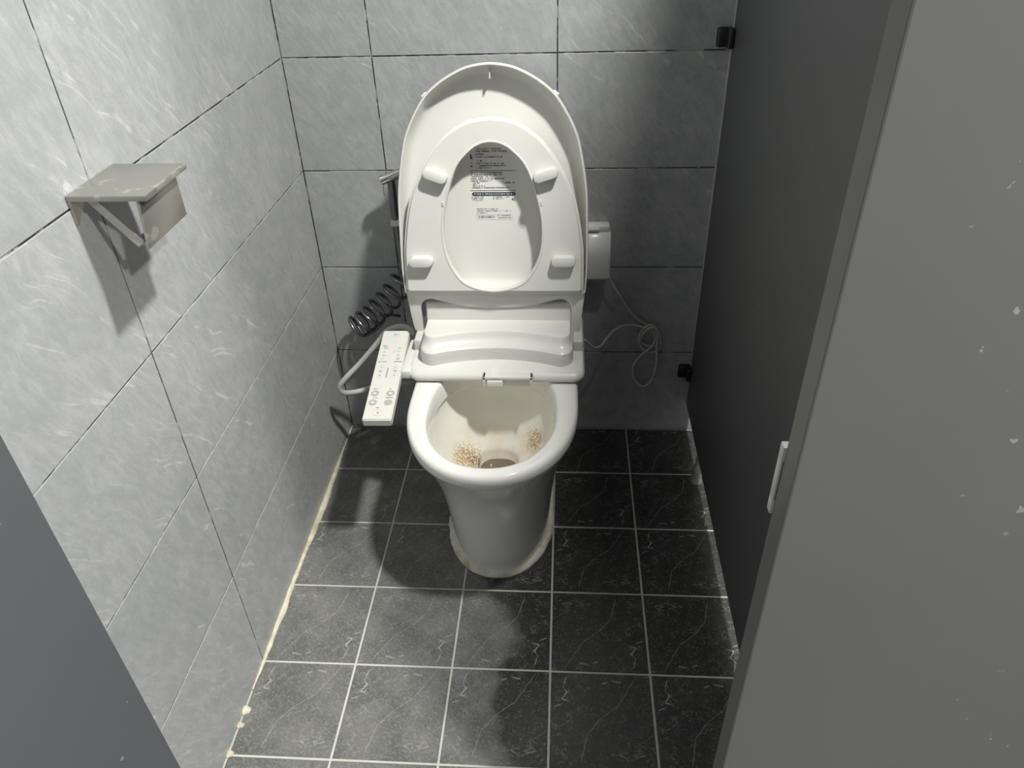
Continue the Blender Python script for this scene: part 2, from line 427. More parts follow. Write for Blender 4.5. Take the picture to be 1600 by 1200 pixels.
# the stall door, hinged on that panel and swung wide open towards the viewer
door = empty('door_1', (.2175, -1.314, 0)); structure(door)
bm = bmesh.new(); bbox(bm, 0, .560, -.026, 0, PBOT, PT, .0015, 2)
bmobj('leaf', bm, M['laminate_blue'], door)
for z in (.35, 1.72):
    V, F = tube([(-.006, -.020, z-.04), (-.006, -.020, z+.04)], .006, 14); sharp(meshobj('hinge', V, F, M['chrome'], door, True))
door.rotation_euler = (0, 0, R_(-96))
fr = empty('front_panel', (1.3, -1.3, 0)); tag(fr, 'wide warm grey stall front panel with a white latch keeper', 'panel')
boxobj('panel', .7785, 2.0, -1.31, -1.283, PBOT, PT, M['laminate'], fr, .0015)  # unseen right end lengthened to keep lamp light from spilling under the partition
postfoot(fr, .90, -1.297); postfoot(fr, 1.80, -1.297)
# white latch keeper on its inner face: a plate with a slot, standing proud of the edge
bm = bmesh.new(); KZ = .972
for (x0, x1, z0, z1) in ((.7765, .812, KZ+.018, KZ+.032), (.7765, .812, KZ-.034, KZ-.020), (.7765, .7790, KZ-.021, KZ+.019), (.800, .812, KZ-.021, KZ+.019)):
    bbox(bm, x0, x1, -1.2832, -1.2750, z0, z1, .0012, 2)
kp = bmobj('latch_keeper', bm, M['abs_grey'], fr, True, -Vector(fr.location)); sharp(kp); kp['label'] = 'white plastic latch keeper with a slot'
boxobj('keeper_slot', .7790, .800, -1.2832, -1.279, KZ-.020, KZ+.018, M['black'], fr)

# ------------------------------------------------------------------ toilet
XC = .4685
toilet = empty('toilet', (XC, -.4, 0)); tag(toilet, 'white porcelain toilet with raised lid and bidet seat', 'toilet')
TL = (0, .4, 0)
def ering(hw, yf, yb, yc, z, n=72, ef=2.15, eb=4.0):
    out = []
    for k in range(n):
        a = 2*math.pi*k/n; c, s = math.cos(a), math.sin(a); e = ef if s < 0 else eb
        x = hw*math.copysign(abs(c)**(2/e), c)
        y = yc - (yc-yf)*abs(s)**(2/e) if s < 0 else yc + (yb-yc)*abs(s)**(2/e)
        out.append((x, y, z))
    return out
body_r = [(.118, -.545, -.10, -.36, .0005), (.119, -.549, -.10, -.36, .018), (.121, -.553, -.10, -.36, .06), (.126, -.560, -.10, -.36, .12),
          (.134, -.572, -.09, -.37, .19), (.145, -.590, -.09, -.38, .25), (.157, -.612, -.08, -.39, .295), (.169, -.635, -.075, -.40, .335),
          (.1755, -.648, -.07, -.41, .356), (.1785, -.654, -.07, -.41, .366), (.1815, -.660, -.07, -.42, .373), (.1825, -.662, -.07, -.42, .382), (.182, -.662, -.07, -.42, .392), (.1795, -.659, -.073, -.42, .399), (.174, -.654, -.08, -.42, .4018),
          (.146, -.636, -.29, -.45, .4018, 72, 2.15, 2.6), (.139, -.631, -.287, -.45, .3995, 72, 2.15, 2.6), (.1355, -.627, -.285, -.45, .393, 72, 2.15, 2.6), (.132, -.622, -.282, -.45, .372, 72, 2.15, 2.6), (.131, -.620, -.282, -.45, .356, 72, 2.15, 2.6)]
V, F = loft([ering(*r) for r in body_r], True, False)
bowl = meshobj('bowl', V, F, M['ceramic'], toilet, True, TL)
basin_r = [(.131, -.620, -.282, -.45, .356), (.137, -.631, -.277, -.45, .349), (.138, -.629, -.276, -.45, .338), (.131, -.612, -.285, -.45, .30), (.115, -.582, -.305, -.44, .262),
           (.092, -.530, -.315, -.42, .230), (.066, -.475, -.328, -.40, .212), (.050, -.435, -.334, -.385, .205), (.045, -.425, -.338, -.381, .195), (.043, -.422, -.340, -.381, .14)]
V, F = loft([ering(*r, eb=2.6) for r in basin_r], False, True)
bs = meshobj('basin', V, F, M['basin'], bowl, True); bs['label'] = 'stained inner basin'
V, F = loft([ering(.0440, -.4235, -.3390, -.381, z, eb=2.6) for z in (.160, .172)], True, True)
wt = meshobj('water', V, F, M['water'], bowl); wt['label'] = 'brownish water'
r2 = random.Random(8); rings = []
for (d, z) in ((.0105, -.001), (.0110, .006), (.006, .013), (-.001, .0165), (-.004, .0165)):
    g = ering(.119+d, -.548-d, -.098+d, -.36, z); rings.append(g)
rings = [[(p[0]*(1+j_), p[1], p[2]*(1+.25*j2)) for p, (j_, j2) in zip(g, [(r2.uniform(-.014, .014), r2.uniform(-1, 1)) for _ in g])] for g in rings]
V, F = loft(rings, True, False)
mo = meshobj('mortar_bead', V, F, M['mortar'], toilet, True, TL); mo['label'] = 'yellowed sealing mortar around the base'

# ---- bidet unit
def rrect(hw, yf, yb, r, z, n=8):
    out = []
    for cx, cy, a0 in ((hw-r, yb-r, 0), (-hw+r, yb-r, 90), (-hw+r, yf+r, 180), (hw-r, yf+r, 270)):
        for k in range(n+1):
            a = R_(a0+90*k/n); out.append((cx+r*math.cos(a), cy+r*math.sin(a), z))
    return out
unit_r = [(.186, -.338, -.085, .02, .4028), (.194, -.349, -.08, .024, .405), (.1965, -.354, -.08, .026, .410), (.197, -.355, -.08, .026, .416), (.196, -.352, -.08, .026, .422),
          (.194, -.345, -.08, .026, .4265), (.1925, -.333, -.08, .026, .4295), (.1925, -.31, -.08, .026, .431)]
V, F = loft([rrect(*r) for r in unit_r])
unit = meshobj('bidet_unit', V, F, M['abs'], toilet, True, TL); sharp(unit, 50)
TH = .163
def tower(out, z, n=28):
    fo = out; out = out*.26; hw = TH+out; pts = []
    fr_ = lambda x: -.268-.036*(min(1, abs(x)/TH))**2.0-fo
    r = .022+out
    xs = [-(hw-r)+2*(hw-r)*k/n for k in range(n+1)]
    for x in xs: pts.append((x, fr_(x), z))
    ycf = fr_(hw-r)+r
    for k in range(1, 9):
        a = R_(-90+90*k/8); pts.append((hw-r+r*math.cos(a), ycf+r*math.sin(a), z))
    pts.append((hw, -.20, z)); pts.append((-hw, -.20, z))
    for k in range(0, 8):
        a = R_(180+90*k/8); pts.append((-hw+r+r*math.cos(a), ycf+r*math.sin(a), z))
    return pts
V, F = loft([tower(o_, z) for o_, z in ((.0318, .425), (.0310, .448), (.0305, .456), (.0296, .4600), (.0270, .4625), (.0220, .4645), (.0150, .4680), (.0085, .4735), (.0040, .4805), (.0016, .4858), (.0005, .4870), (0, .4872))])
tw = meshobj('raised_housing', V, F, M['abs'], unit, True); sharp(tw, 28)
boxo = bmesh.new(); bbox(boxo, -.1665, .1665, -.2205, -.10, .43, .528, .006, 3)
for v in boxo.verts: v.co.y += (v.co.z-.487)*.18
bh = bmobj('rear_housing', boxo, M['abs'], unit, True); sharp(bh)
for s in (-1, 1):
    bm = bmesh.new(); bbox(bm, min(s*.171, s*.1925), max(s*.171, s*.1925), -.262, -.15, .428, .4560, .002, 2)
    sharp(bmobj('hinge_mount', bm, M['abs_grey'], unit, True))
# nozzle shutter, right of the middle line, with strips of clear tape
bm = bmesh.new()
bbox(bm, -.027, .083, -.3645, -.345, .4190, .4270, .002, 2); bbox(bm, -.027, -.020, -.3645, -.345, .4030, .4270, .002, 2); bbox(bm, .076, .083, -.3645, -.345, .4030, .4270, .002, 2)
sh = bmobj('nozzle_frame', bm, M['abs'], unit, True); sharp(sh)
bm = bmesh.new(); bbox(bm, -.0205, .0765, -.3595, -.345, .4005, .4195, .001, 2)
ns = bmobj('nozzle_shutter', bm, M['abs'], unit, True); sharp(ns)
bm = bmesh.new(); bbox(bm, -.0185, .018, -.3675, -.356, .4010, .4185, .004, 3)
nz = bmobj('nozzle', bm, M['tape'], unit, True); sharp(nz)
tp = [(-.3650, .4255), (-.3635, .4276), (-.3550, .4280), (-.3495, .4276), (-.3440, .4284), (-.3335, .4306), (-.320, .4318)]
V = []; F = []
for i, (y, z) in enumerate(tp): V += [(-.009, y-.0006, z), (.010, y-.0006, z)]
for i in range(len(tp)-1): F.append((2*i, 2*i+1, 2*i+3, 2*i+2))
meshobj('tape_strip', V, F, M['tape'], unit)
meshobj('tape_strip', [(-.008, -.2996, .449), (.012, -.2996, .449), (.012, -.2988, .4600), (-.008, -.2988, .4600)], [(0, 1, 2, 3)], M['tape'], unit)

# ---- lid: a dished shell leaning back, in its own frame (u across, v up the lid, w out of its mouth)
LA = R_(13); LO = Vector((.463-XC, -.255, .44)); LU = Vector((0, math.sin(LA), math.cos(LA))); LN = Vector((0, -math.cos(LA), math.sin(LA)))
def L3(u, v, w): return LO + Vector((u, 0, 0)) + LU*v + LN*w
def outline(half, n=10):
    """closed outline from a half profile running from the bottom side to the top middle"""
    h = catmull([(a, b, 0) for a, b in half], n)
    # finish smoothly over the top: mirror
    pts = [(p.x, p.y) for p in h]; left = [(-a, b) for a, b in reversed(pts[:-1])]
    return pts+left
def inset(poly, d):
    n = len(poly); out = []
    for i in range(n):
        a, b, c = Vector(poly[i-1]), Vector(poly[i]), Vector(poly[(i+1) % n])
        e1, e2 = (b-a), (c-b)
        n1 = Vector((-e1.y, e1.x)).normalized() if e1.length > 1e-9 else Vector((0, 0)); n2 = Vector((-e2.y, e2.x)).normalized() if e2.length > 1e-9 else n1
        nn = (n1+n2); k = nn.length
        if k < 1e-6: nn = n1
        else: nn = nn/k; nn = nn/max(.5, nn.dot(n1))
        out.append((b.x+nn.x*d, b.y+nn.y*d))
    return out
def smooth_half(half):  # add a ghost so that the tangent is level at the top
    return half
def rin(poly, d, c):
    out = []
    for p in poly:
        q = Vector(p)-c; L_ = q.length; out.append(tuple(c+q*(max(0.01, L_-d)/L_)))
    return out
def resample(poly, n, ang_c):
    # points of the outline at even angles around a centre
    out = []
    for k in range(n):
        a = -math.pi/2 + 2*math.pi*(k+.5)/n; d = Vector((math.cos(a), math.sin(a))); best = None
        for i in range(len(poly)):
            p, q = Vector(poly[i])-ang_c, Vector(poly[(i+1) % len(poly)])-ang_c; e = q-p
            den = d.x*e.y-d.y*e.x
            if abs(den) < 1e-12: continue
            tt = (p.x*e.y-p.y*e.x)/den; ss = (p.x*d.y-p.y*d.x)/den
            if tt > 0 and -1e-6 <= ss <= 1+1e-6 and (best is None or tt > best): best = tt
        out.append(tuple(ang_c+d*best))
    return out
lid_half = [(.2015, .122), (.2048, .165), (.2052, .207), (.2045, .285), (.2005, .357), (.186, .437), (.1735, .473), (.1545, .508), (.1310, .540), (.097, .5665), (.056, .587), (.026, .5945), (0, .597)]
LC = Vector((0, .34)); lo_ = resample(outline(lid_half, 6), 180, LC)
sec = [(.02, -.055), (.006, -.046), (0.0005, -.02), (-.0005, -.003), (.0012, 0), (.0042, 0), (.0058, -.004), (.0085, -.022), (.0125, -.034), (.0185, -.0400), (.028, -.0425), (.042, -.0430)]
rings = [[L3(u, v, w_) for u, v in rin(lo_, d, LC)] for d, w_ in sec]
base_in = rin(lo_, .042, LC)
rings += [[L3(u*k, .34+(v-.34)*k, -.0430) for u, v in base_in] for k in (.8, .5, .2, .05)]
base_out = rin(lo_, .02, LC)
rings = [[L3(u*k, .34+(v-.34)*k, -.056) for u, v in base_out] for k in (.05, .3, .7)] + rings
V, F = loft(rings, True, True)
lid = meshobj('lid', V, F, M['abs'], toilet, True, TL); lid['label'] = 'raised dished lid'; sharp(lid, 60)
# small tab inside the top of the lid, and two stops on its outer edge
bm = bmesh.new(); bbox(bm, -.0012, .0012, .566, .586, -.032, -.012, .0006, 1)
for v in bm.verts: v.co = L3(v.co.x, v.co.y, v.co.z)
bmobj('lid_rib', bm, M['abs'], lid)
for s in (-1, 1):
    bm = bmesh.new(); bbox(bm, -.007, .007, -.004, .003, -.016, -.004, .002, 2)
    for v in bm.verts:
        a = R_(-38*s); q = Vector((v.co.x*math.cos(a)-v.co.y*math.sin(a)+s*.1345, v.co.x*math.sin(a)+v.co.y*math.cos(a)+.538)); v.co = L3(q.x, q.y, v.co.z)
    bmobj('lid_stop', bm, M['abs'], lid, True)
# lower web with its curved cut-out and the two hinge arms
half_in = [(.1715, .0230), (.1715, .060), (.1712, .082), (.1660, .0975), (.147, .1065), (.115, .099), (.079, .0905), (.038, .0865), (0, .0855)]
cin = [(p.x, p.y) for p in catmull([(a, b, 0) for a, b in half_in], 6)]
right = [(.2010, .1235), (.1965, .075), (.1920, .036), (.1910, .0265), (.1880, .0230)]
poly = right + cin + [(-a, b) for a, b in reversed(cin[:-1])] + [(-a, b) for a, b in reversed(right)]
bm = bmesh.new(); vv = [bm.verts.new((a, b, 0)) for a, b in poly]; f = bm.faces.new(vv)
ex = bmesh.ops.extrude_face_region(bm, geom=[f]); nv = [g for g in ex['geom'] if isinstance(g, bmesh.types.BMVert)]
for v in nv: v.co.z = -.009
top_e = [e for e in bm.edges if all(abs(v.co.z) < 1e-6 for v in e.verts)]
bmesh.ops.bevel(bm, geom=top_e, offset=.0024, segments=3, affect='EDGES', profile=.5)
for v in bm.verts: v.co = L3(v.co.x, v.co.y, v.co.z*(.45+.55*min(1, abs(v.co.x)/.16))-.0075-(.125-v.co.y)*.24)
wb = bmobj('lid_web', bm, M['abs'], lid, True); sharp(wb, 40)

# ---- seat, raised, underside to the viewer
seat_half = [(.1975, .1255), (.1970, .18), (.1945, .235), (.178, .325), (.1475, .394), (.106, .45), (.059, .483), (.028, .492), (0, .495)]
so = outline(seat_half, 8)
in_half = [(0, .132), (.036, .1375), (.071, .156), (.0985, .203), (.1065, .262), (.0975, .325), (.0735, .394), (.0425, .429), (.02, .442), (0, .4455)]
ih = [(p.x, p.y) for p in catmull([(a, b, 0) for a, b in in_half], 8)]
si = ih + [(-a, b) for a, b in reversed(ih[1:-1])]
cc = Vector((0, .27)); NO = 160
ro, ri = resample(so, NO, cc), resample(si, NO, cc)
ins = lambda poly, d: inset(poly, d)
W0 = .011
rings = [[L3(u, v, w_) for u, v in g] for g, w_ in (
    (ins(ro, .004), W0-.030), (ins(ro, 0), W0-.020), (ins(ro, 0), W0-.0075), (ins(ro, .0012), W0-.0065), (ins(ro, .0045), W0-.0060), (ins(ro, .0052), W0-.0015), (ins(ro, .0066), W0),
    (ins(ri, -.0045), W0), (ins(ri, -.0032), W0+.0012), (ins(ri, -.0008), W0+.0012), (ins(ri, 0), W0), (ins(ri, .001), W0-.014), (ins(ri, -.004), W0-.030))]
V, F = loft(rings, False, False); n_ = NO
F += [(i, (i+1) % n_, (len(rings)-1)*n_+(i+1) % n_, (len(rings)-1)*n_+i) for i in range(n_)]
seat = meshobj('seat', V, F, M['abs'], toilet, True, TL); sharp(seat, 40); seat['label'] = 'raised seat ring, underside forward'
bm = bmesh.new(); bm.from_mesh(seat.data); bmesh.ops.recalc_face_normals(bm, faces=bm.faces[:]); bm.to_mesh(seat.data); bm.free()
def stadium(cx, cy, L, r, ang, w0, w1, name, parent, mat):
    P = []
    for k in range(13):
        a = R_(-90+180*k/12); P.append((L/2-r+r*math.cos(a), r*math.sin(a)))
    P += [(-x, -y) for x, y in P]
    ca, sa = math.cos(ang), math.sin(ang)
    ring = lambda d, w_: [L3(cx+(x*(1-d/(L/2)))*ca-y*(1-d/r)*sa, cy+(x*(1-d/(L/2)))*sa+y*(1-d/r)*ca, w_) for x, y in P]
    V, F = loft([ring(-.0012, w0), ring(0, w1-.0016), ring(.0006, w1-.0005), ring(.0014, w1)], True, True)
    return sharp(meshobj(name, V, F, mat, parent, True), 40)
for cx, cy, an in ((-.1165, .380, -19), (.1145, .380, 17), (-.1565, .199, 0), (.1525, .200, 0)):
    stadium(cx, cy, .051, .0105, R_(an), W0-.002, W0+.022, 'bumper', seat, M['bumper'])
# seat groove stops at the sides of the opening
for s in (-1, 1):
    bm = bmesh.new(); bbox(bm, s*.104-.003, s*.104+.003, .316, .326, W0-.004, W0+.0018, .001, 1)
    for v in bm.verts: v.co = L3(v.co.x, v.co.y, v.co.z)
    bmobj('seat_notch', bm, M['abs_grey'], seat)

# ---- print on the inside of the lid
WP = -.0428
def pquads(name, rects, mat, parent, f3):
    V, F = [], []
    for (u0, v0, u1, v1) in rects:
        k = len(V); V += [f3(u0, v0), f3(u1, v0), f3(u1, v1), f3(u0, v1)]; F.append((k, k+1, k+2, k+3))
    return meshobj(name, V, F, mat, parent)
fl3 = lambda u, v: L3(u, v, WP+.0003)
def glyph_row(u0, u1, v, h, seed, rects):
    r = random.Random(seed); u = u0
    while u < u1-h*.4:
        wd = h*r.uniform(.6, .9)
        if r.random() < .82:
            s = h*.24
            rects.append((u, v+h*.78, u+wd, v+h*.78+s))
            if r.random() < .7: rects.append((u+wd*.75, v, u+wd*.75+s, v+h))
            if r.random() < .7: rects.append((u, v+h*.1, u+wd*.6, v+h*.1+s))
            if r.random() < .6: rects.append((u+wd*.1, v+h*.2, u+wd*.1+s, v+h*.75))
            if r.random() < .5: rects.append((u, v+h*.45, u+wd*.7, v+h*.45+s*.8))
        u += wd+h*.22
rects = []
rows = [(-.036, .020, .4265, .0028), (-.038, .030, .4215, .0030), (-.038, -.020, .4155, .0030), (-.037, .020, .4100, .0027), (-.038, -.024, .4020, .0030),
        (-.037, .022, .3965, .0027), (-.037, .026, .3920, .0027), (-.037, .012, .3875, .0027),
        (-.049, .019, .3775, .0027), (-.049, .021, .3730, .0027), (-.047, -.012, .3690, .0025), (-.049, .024, .3645, .0027), (-.049, -.002, .3600, .0025),
        (-.045, -.026, .3560, .0022), (-.045, -.034, .3528, .0022), (-.045, -.018, .3496, .0022), (-.047, .034, .3460, .0022),
        (.026, .048, .3560, .0030)]
for i, (a, b, v, h) in enumerate(rows): glyph_row(a, b, v, h, 100+i, rects)
rects += [(-.051, .3826, .049, .3836), (-.051, .3408, .049, .3418)]
# two little pictograms: a hand over water, a hook
rects += [(-.049, .410, -.0465, .416), (-.0475, .407, -.044, .4095), (-.046, .409, -.0445, .413), (-.049, .4165, -.046, .4175),
          (-.049, .399, -.045, .3998), (-.0458, .396, -.045, .399), (-.049, .391, -.044, .3935)]
pquads('printed_text', rects, M['print'], lid, fl3)['kind'] = 'stuff'
rects = []
rows = [(-.049, -.022, .3262, .0024), (-.049, -.021, .3225, .0024), (-.047, -.027, .3190, .0022), (-.004, .038, .3262, .0022), (-.002, .022, .3225, .0022),
        (-.038, .014, .3005, .0024), (-.038, .036, .2962, .0024), (-.038, -.014, .2918, .0024), (.008, .038, .2862, .0022), (.008, .038, .2815, .0022)]
for i, (a, b, v, h) in enumerate(rows): glyph_row(a, b, v, h, 200+i, rects)
r3 = random.Random(3); u = -.036                      # bar code
while u < .001:
    wd = r3.choice((.0004, .0007, .0011)); rects.append((u, .2820, u+wd, .2875)); u += wd+r3.choice((.0005, .0008, .0014))
rects += [(-.039, .2786, .0395, .2789), (-.039, .2895, .0395, .2898), (-.039, .2786, -.0387, .2898), (.0392, .2786, .0395, .2898)]
pquads('printed_text', rects, M['print_soft'], lid, fl3)['kind'] = 'stuff'
bm = bmesh.new(); bbox(bm, -.0475, .0475, .3303, .3378, -.0001, .0003, 0)
be = [e for e in bm.edges if abs(e.verts[0].co.z-e.verts[1].co.z) > 1e-5]; bmesh.ops.bevel(bm, geom=be, offset=.002, segments=3, affect='EDGES')
for v in bm.verts: v.co = L3(v.co.x, v.co.y, WP+.0002+v.co.z)
bmobj('label_banner', bm, M['banner'], lid)
def text_mesh(name, body, size, width, place, mat, parent, bold=0):
    cu = bpy.data.curves.new('t', 'FONT'); cu.body = body; cu.size = size; cu.align_x = 'CENTER'; cu.align_y = 'CENTER'; cu.resolution_u = 2; cu.offset = bold
    to = link(bpy.data.objects.new('t', cu)); bpy.context.view_layer.update()
    me = bpy.data.meshes.new_from_object(to.evaluated_get(bpy.context.evaluated_depsgraph_get())); bpy.data.objects.remove(to)
    if len(me.vertices) == 0: return None
    xs = [v.co.x for v in me.vertices]; k = width/(max(xs)-min(xs)); mid = (max(xs)+min(xs))/2
    ys = [v.co.y for v in me.vertices]; my = (max(ys)+min(ys))/2
    for v in me.vertices: v.co = place((v.co.x-mid)*k, (v.co.y-my)*min(k, 1.15) if k > .4 else (v.co.y-my)*k)
    me.name = name; me.materials.clear(); me.materials.append(mat)
    return link(bpy.data.objects.new(name, me), parent)
text_mesh('banner_text', '전기용품 및 생활용품 안전관리법에 의한 표시', .0052, .088, lambda x, y: L3(x, .3340+y, WP+.0008), M['white_print'], lid)
text_mesh('certification_mark', 'KC', .011, .0085, lambda x, y: L3(.0435+x, .3225+y*1.0, WP+.0004), M['print'], lid, .0004)

# ---- control panel arm on the left of the unit
pc = [px(600, 516, 2, .445), px(640, 516, 2, .445), px(611, 656, 2, .405), px(565, 656, 2, .405)]
A_ = (pc[0]+pc[1])/2; B_ = (pc[2]+pc[3])/2
wx = ((pc[1]-pc[0]).length+(pc[2]-pc[3]).length)/4; PV = (B_-A_); PLn = PV.length; PV = PV.normalized(); PU = Vector((1, 0, 0)); PU = (PU-PV*PU.dot(PV)).normalized(); PN = PV.cross(PU)
if PN.z < 0: PN = -PN
PO = A_-Vector((XC, 0, 0))
def P3(u, v, h): return PO + PU*((u-.5)*2*wx) + PV*(v*PLn) + PN*h
bm = bmesh.new(); bbox(bm, 0, 1, 0, 1, -1, 0, 0)
for v in bm.verts: v.co = Vector((v.co.x*2*wx, v.co.y*PLn, v.co.z*.020))
bmesh.ops.bevel(bm, geom=bm.edges[:], offset=.0025, segments=3, affect='EDGES')
for v in bm.verts: v.co = P3(v.co.x/(2*wx), v.co.y/PLn, v.co.z)
panel = bmobj('control_panel', bm, M['abs'], toilet, True, TL); sharp(panel, 40); panel['label'] = 'white side control panel with round buttons'
bm = bmesh.new(); bbox(bm, -.212, -.190, -.345, -.21, .406, .428, .004, 2)
bmobj('panel_bracket', bm, M['abs'], panel, True)
def disc(u, v, r, h, mat, name, ring=False):
    n = 28; cx, cy = (u-.5)*2*wx, v*PLn
    pt = lambda rr, k, hh: PO+PU*(cx+rr*math.cos(2*math.pi*k/n))+PV*(cy+rr*math.sin(2*math.pi*k/n))+PN*hh
    if ring: V, F = loft([[pt(rr, k, hh) for k in range(n)] for rr, hh in ((r, 0), (r, h), (r*.90, h), (r*.90, 0))], False, False)
    else: V, F = loft([[pt(rr, k, hh) for k in range(n)] for rr, hh in ((r, -.0005), (r, h*.6), (r*.95, h))], False, True)
    bm = bmesh.new(); me = bpy.data.meshes.new('x'); me.from_pydata(V, [], F); bm.from_mesh(me); bpy.data.meshes.remove(me)
    return bmobj(name, bm, mat, panel, False)
for u, v in ((.25, .445), (.76, .445), (.256, .538), (.77, .538)): disc(u, v, .0078, .0005, M['button_ring'], 'button', True)
for u, v in ((.245, .73), (.79, .73), (.24, .826), (.777, .826)): disc(u, v, .0088, .0012, M['button_grey'], 'button')
disc(.495, .93, .0098, .0006, M['button_ring'], 'button', True); disc(.495, .93, .0030, .0008, M['orange'], 'stop_mark')
disc(.58, .262, .0032, .0004, M['red_lamp'], 'indicator_lamp'); disc(.75, .262, .0032, .0004, M['green_lamp'], 'indicator_lamp')
rects = []
pr3 = lambda u, v: P3(u, v, .0005)
def panel_row(u, v, wd, h, seed):
    tmp = []; glyph_row(0, wd, 0, h, seed, tmp)
    for (a, b, c, d) in tmp: rects.append((u-wd/2/(2*wx)+a/(2*wx), v-b/PLn, u-wd/2/(2*wx)+c/(2*wx), v-d/PLn))
for i, (u, v, wd, h) in enumerate(((.55, .062, .014, .0034), (.52, .086, .011, .0018), (.25, .205, .015, .0036), (.22, .228, .014, .0026), (.76, .226, .007, .0026), (.22, .312, .006, .0024), (.77, .312, .007, .0024),
                                   (.24, .388, .020, .0030), (.78, .388, .019, .0030), (.24, .495, .008, .0028), (.79, .495, .008, .0040), (.25, .688, .012, .0024), (.78, .688, .008, .0026), (.24, .782, .016, .0028), (.78, .782, .016, .0028), (.47, .885, .008, .0028))):
    panel_row(u, v, wd, h, 300+i)
for k in range(7): rects.append((.47, .455+k*.016, .53, .463+k*.016))
for (u, v) in ((.22, .265), (.2, .345)): rects.append((u-.05, v, u+.05, v+.004))
for (a, b, c, d) in ((.74, .335, .83, .338), (.74, .357, .83, .360), (.73, .338, .745, .357), (.825, .338, .84, .357)): rects.append((a, b, c, d))
for (u, v, s) in ((.76, .445, 1), (.77, .538, -1)):   # arrow heads
    rects += [(u-.04, v+.004*s, u+.0, v-.001*s), (u+.0, v-.001*s, u+.04, v+.004*s)]
for (u, v) in ((.25, .445), (.256, .538)): rects.append((u-.035, v-.0015, u+.035, v+.0015))
rects.append((.256-.008, .538-.009, .256+.008, .538+.009))
pquads('printed_text', rects, M['print_soft'], panel, pr3)['kind'] = 'stuff'
for (u, v) in ((.245, .735), (.79, .735), (.24, .83)):
    V = [P3(u+a, v+b, .0016) for a, b in ((-.06, .008), (.06, .008), (.06, -.004), (.03, -.004), (.03, -.012), (-.03, -.012), (-.03, -.004), (-.06, -.004))]
    meshobj('button_icon', V, [tuple(range(8))], M['white_print'], panel)

# ------------------------------------------------------------------ supply hose of the bidet
hp = [px(648, 524, 1, -.17), px(640, 514, 1, -.16), px(625, 510, 1, -.15), px(605, 517, 1, -.14), px(588, 538, 1, -.14), px(562, 568, 1, -.15), px(540, 591, 1, -.17), px(531, 604, 1, -.175), px(536, 613, 1, -.17),
      px(552, 613, 1, -.15), px(575, 608, 1, -.125), px(600, 603, 1, -.09), px(640, 598, 1, -.05), px(660, 597, 1, -.012)]
V, F = tube(catmull(hp, 8), .0068, 14)
hose = meshobj('water_hose', V, F, M['hose'], None, True); tag(hose, 'thick grey water hose looping out behind the control panel', 'hose')

# ------------------------------------------------------------------ hand sprayer on the back wall with its coiled hose
YS = -.048
spr = empty('hand_sprayer', px(612, 290, 1, YS)); tag(spr, 'chrome hand sprayer hung on the back wall behind the toilet lid', 'sprayer')
ofs = -Vector(spr.location)
h0, h1 = px(595, 282, 1, YS-.02), px(640, 264, 1, YS-.005)
dirv = (h1-h0).normalized()
V, F = tube([h0-dirv*.001, h0, h0+dirv*.004, h0+dirv*.03, h1], [.009, .0105, .0112, .0112, .0105], 20)
sharp(meshobj('spray_head', V, F, M['chrome'], spr, True, ofs))
hpth = [px(611, 280, 1, YS-.004), px(614, 305, 1, YS), px(618, 340, 1, YS), px(624, 385, 1, YS), px(630, 425, 1, YS), px(634, 450, 1, YS)]
V, F = tube(catmull(hpth, 6), [.0085]*13+[.0075]*18, 16)
sharp(meshobj('handle', V, F, M['dark_chrome'], spr, True, ofs))
V, F = tube(catmull([px(600, 284, 1, YS-.022), px(599, 293, 1, YS-.026), px(600.5, 306, 1, YS-.024)], 5), .0012, 8)
meshobj('trigger', V, F, M['chrome'], spr, True, ofs)
c = px(620, 346, 1, YS)
bm = bmesh.new(); bbox(bm, c.x-.013, c.x+.02, c.y-.014, c.y+.012, c.z-.008, c.z+.006, .003, 2); bbox(bm, c.x-.005, c.x+.012, c.y+.006, -.0006, c.z-.022, c.z+.016, .002, 2)
sharp(bmobj('wall_holder', bm, M['abs_grey'], spr, True, ofs))
# coil
ax = [px(640, 420, 1, -.045), px(628, 441, 1, -.05), px(612, 462, 1, -.052), px(595, 480, 1, -.054), px(578, 496, 1, -.056), px(562, 508, 1, -.058), px(553, 513, 1, -.06)]
axis = catmull(ax, 60); coil = []; T = 7.0
L = [0]
for a, b in zip(axis, axis[1:]): L.append(L[-1]+(b-a).length)
for i, p in enumerate(axis):
    s = L[i]/L[-1]; tg = (axis[min(i+1, len(axis)-1)]-axis[max(i-1, 0)]).normalized()
    e1 = (Vector((0, 1, 0))-tg*tg.y).normalized(); e2 = tg.cross(e1)
    ph = 2*math.pi*T*(1-(1-s)**.82) if False else 2*math.pi*T*s**1.3
    rr = .0300
    coil.append(p+e1*math.cos(ph)*rr+e2*math.sin(ph)*rr)
V, F = tube(coil, .0042, 10)
ch = meshobj('coiled_hose', V, F, M['dark_chrome'], spr, True, ofs); ch['label'] = 'dark coiled hose'
rt = [coil[-1], coil[-1]+(coil[-1]-coil[-2]).normalized()*.012, px(572, 523, 1, -.045), px(592, 511, 1, -.04), px(600, 497, 1, -.036), px(608, 492, 1, -.03), px(625, 494, 1, -.012)]
V, F = tube(catmull(rt, 8), .0040, 10)
meshobj('hose_end', V, F, M['dark_chrome'], spr, True, ofs)

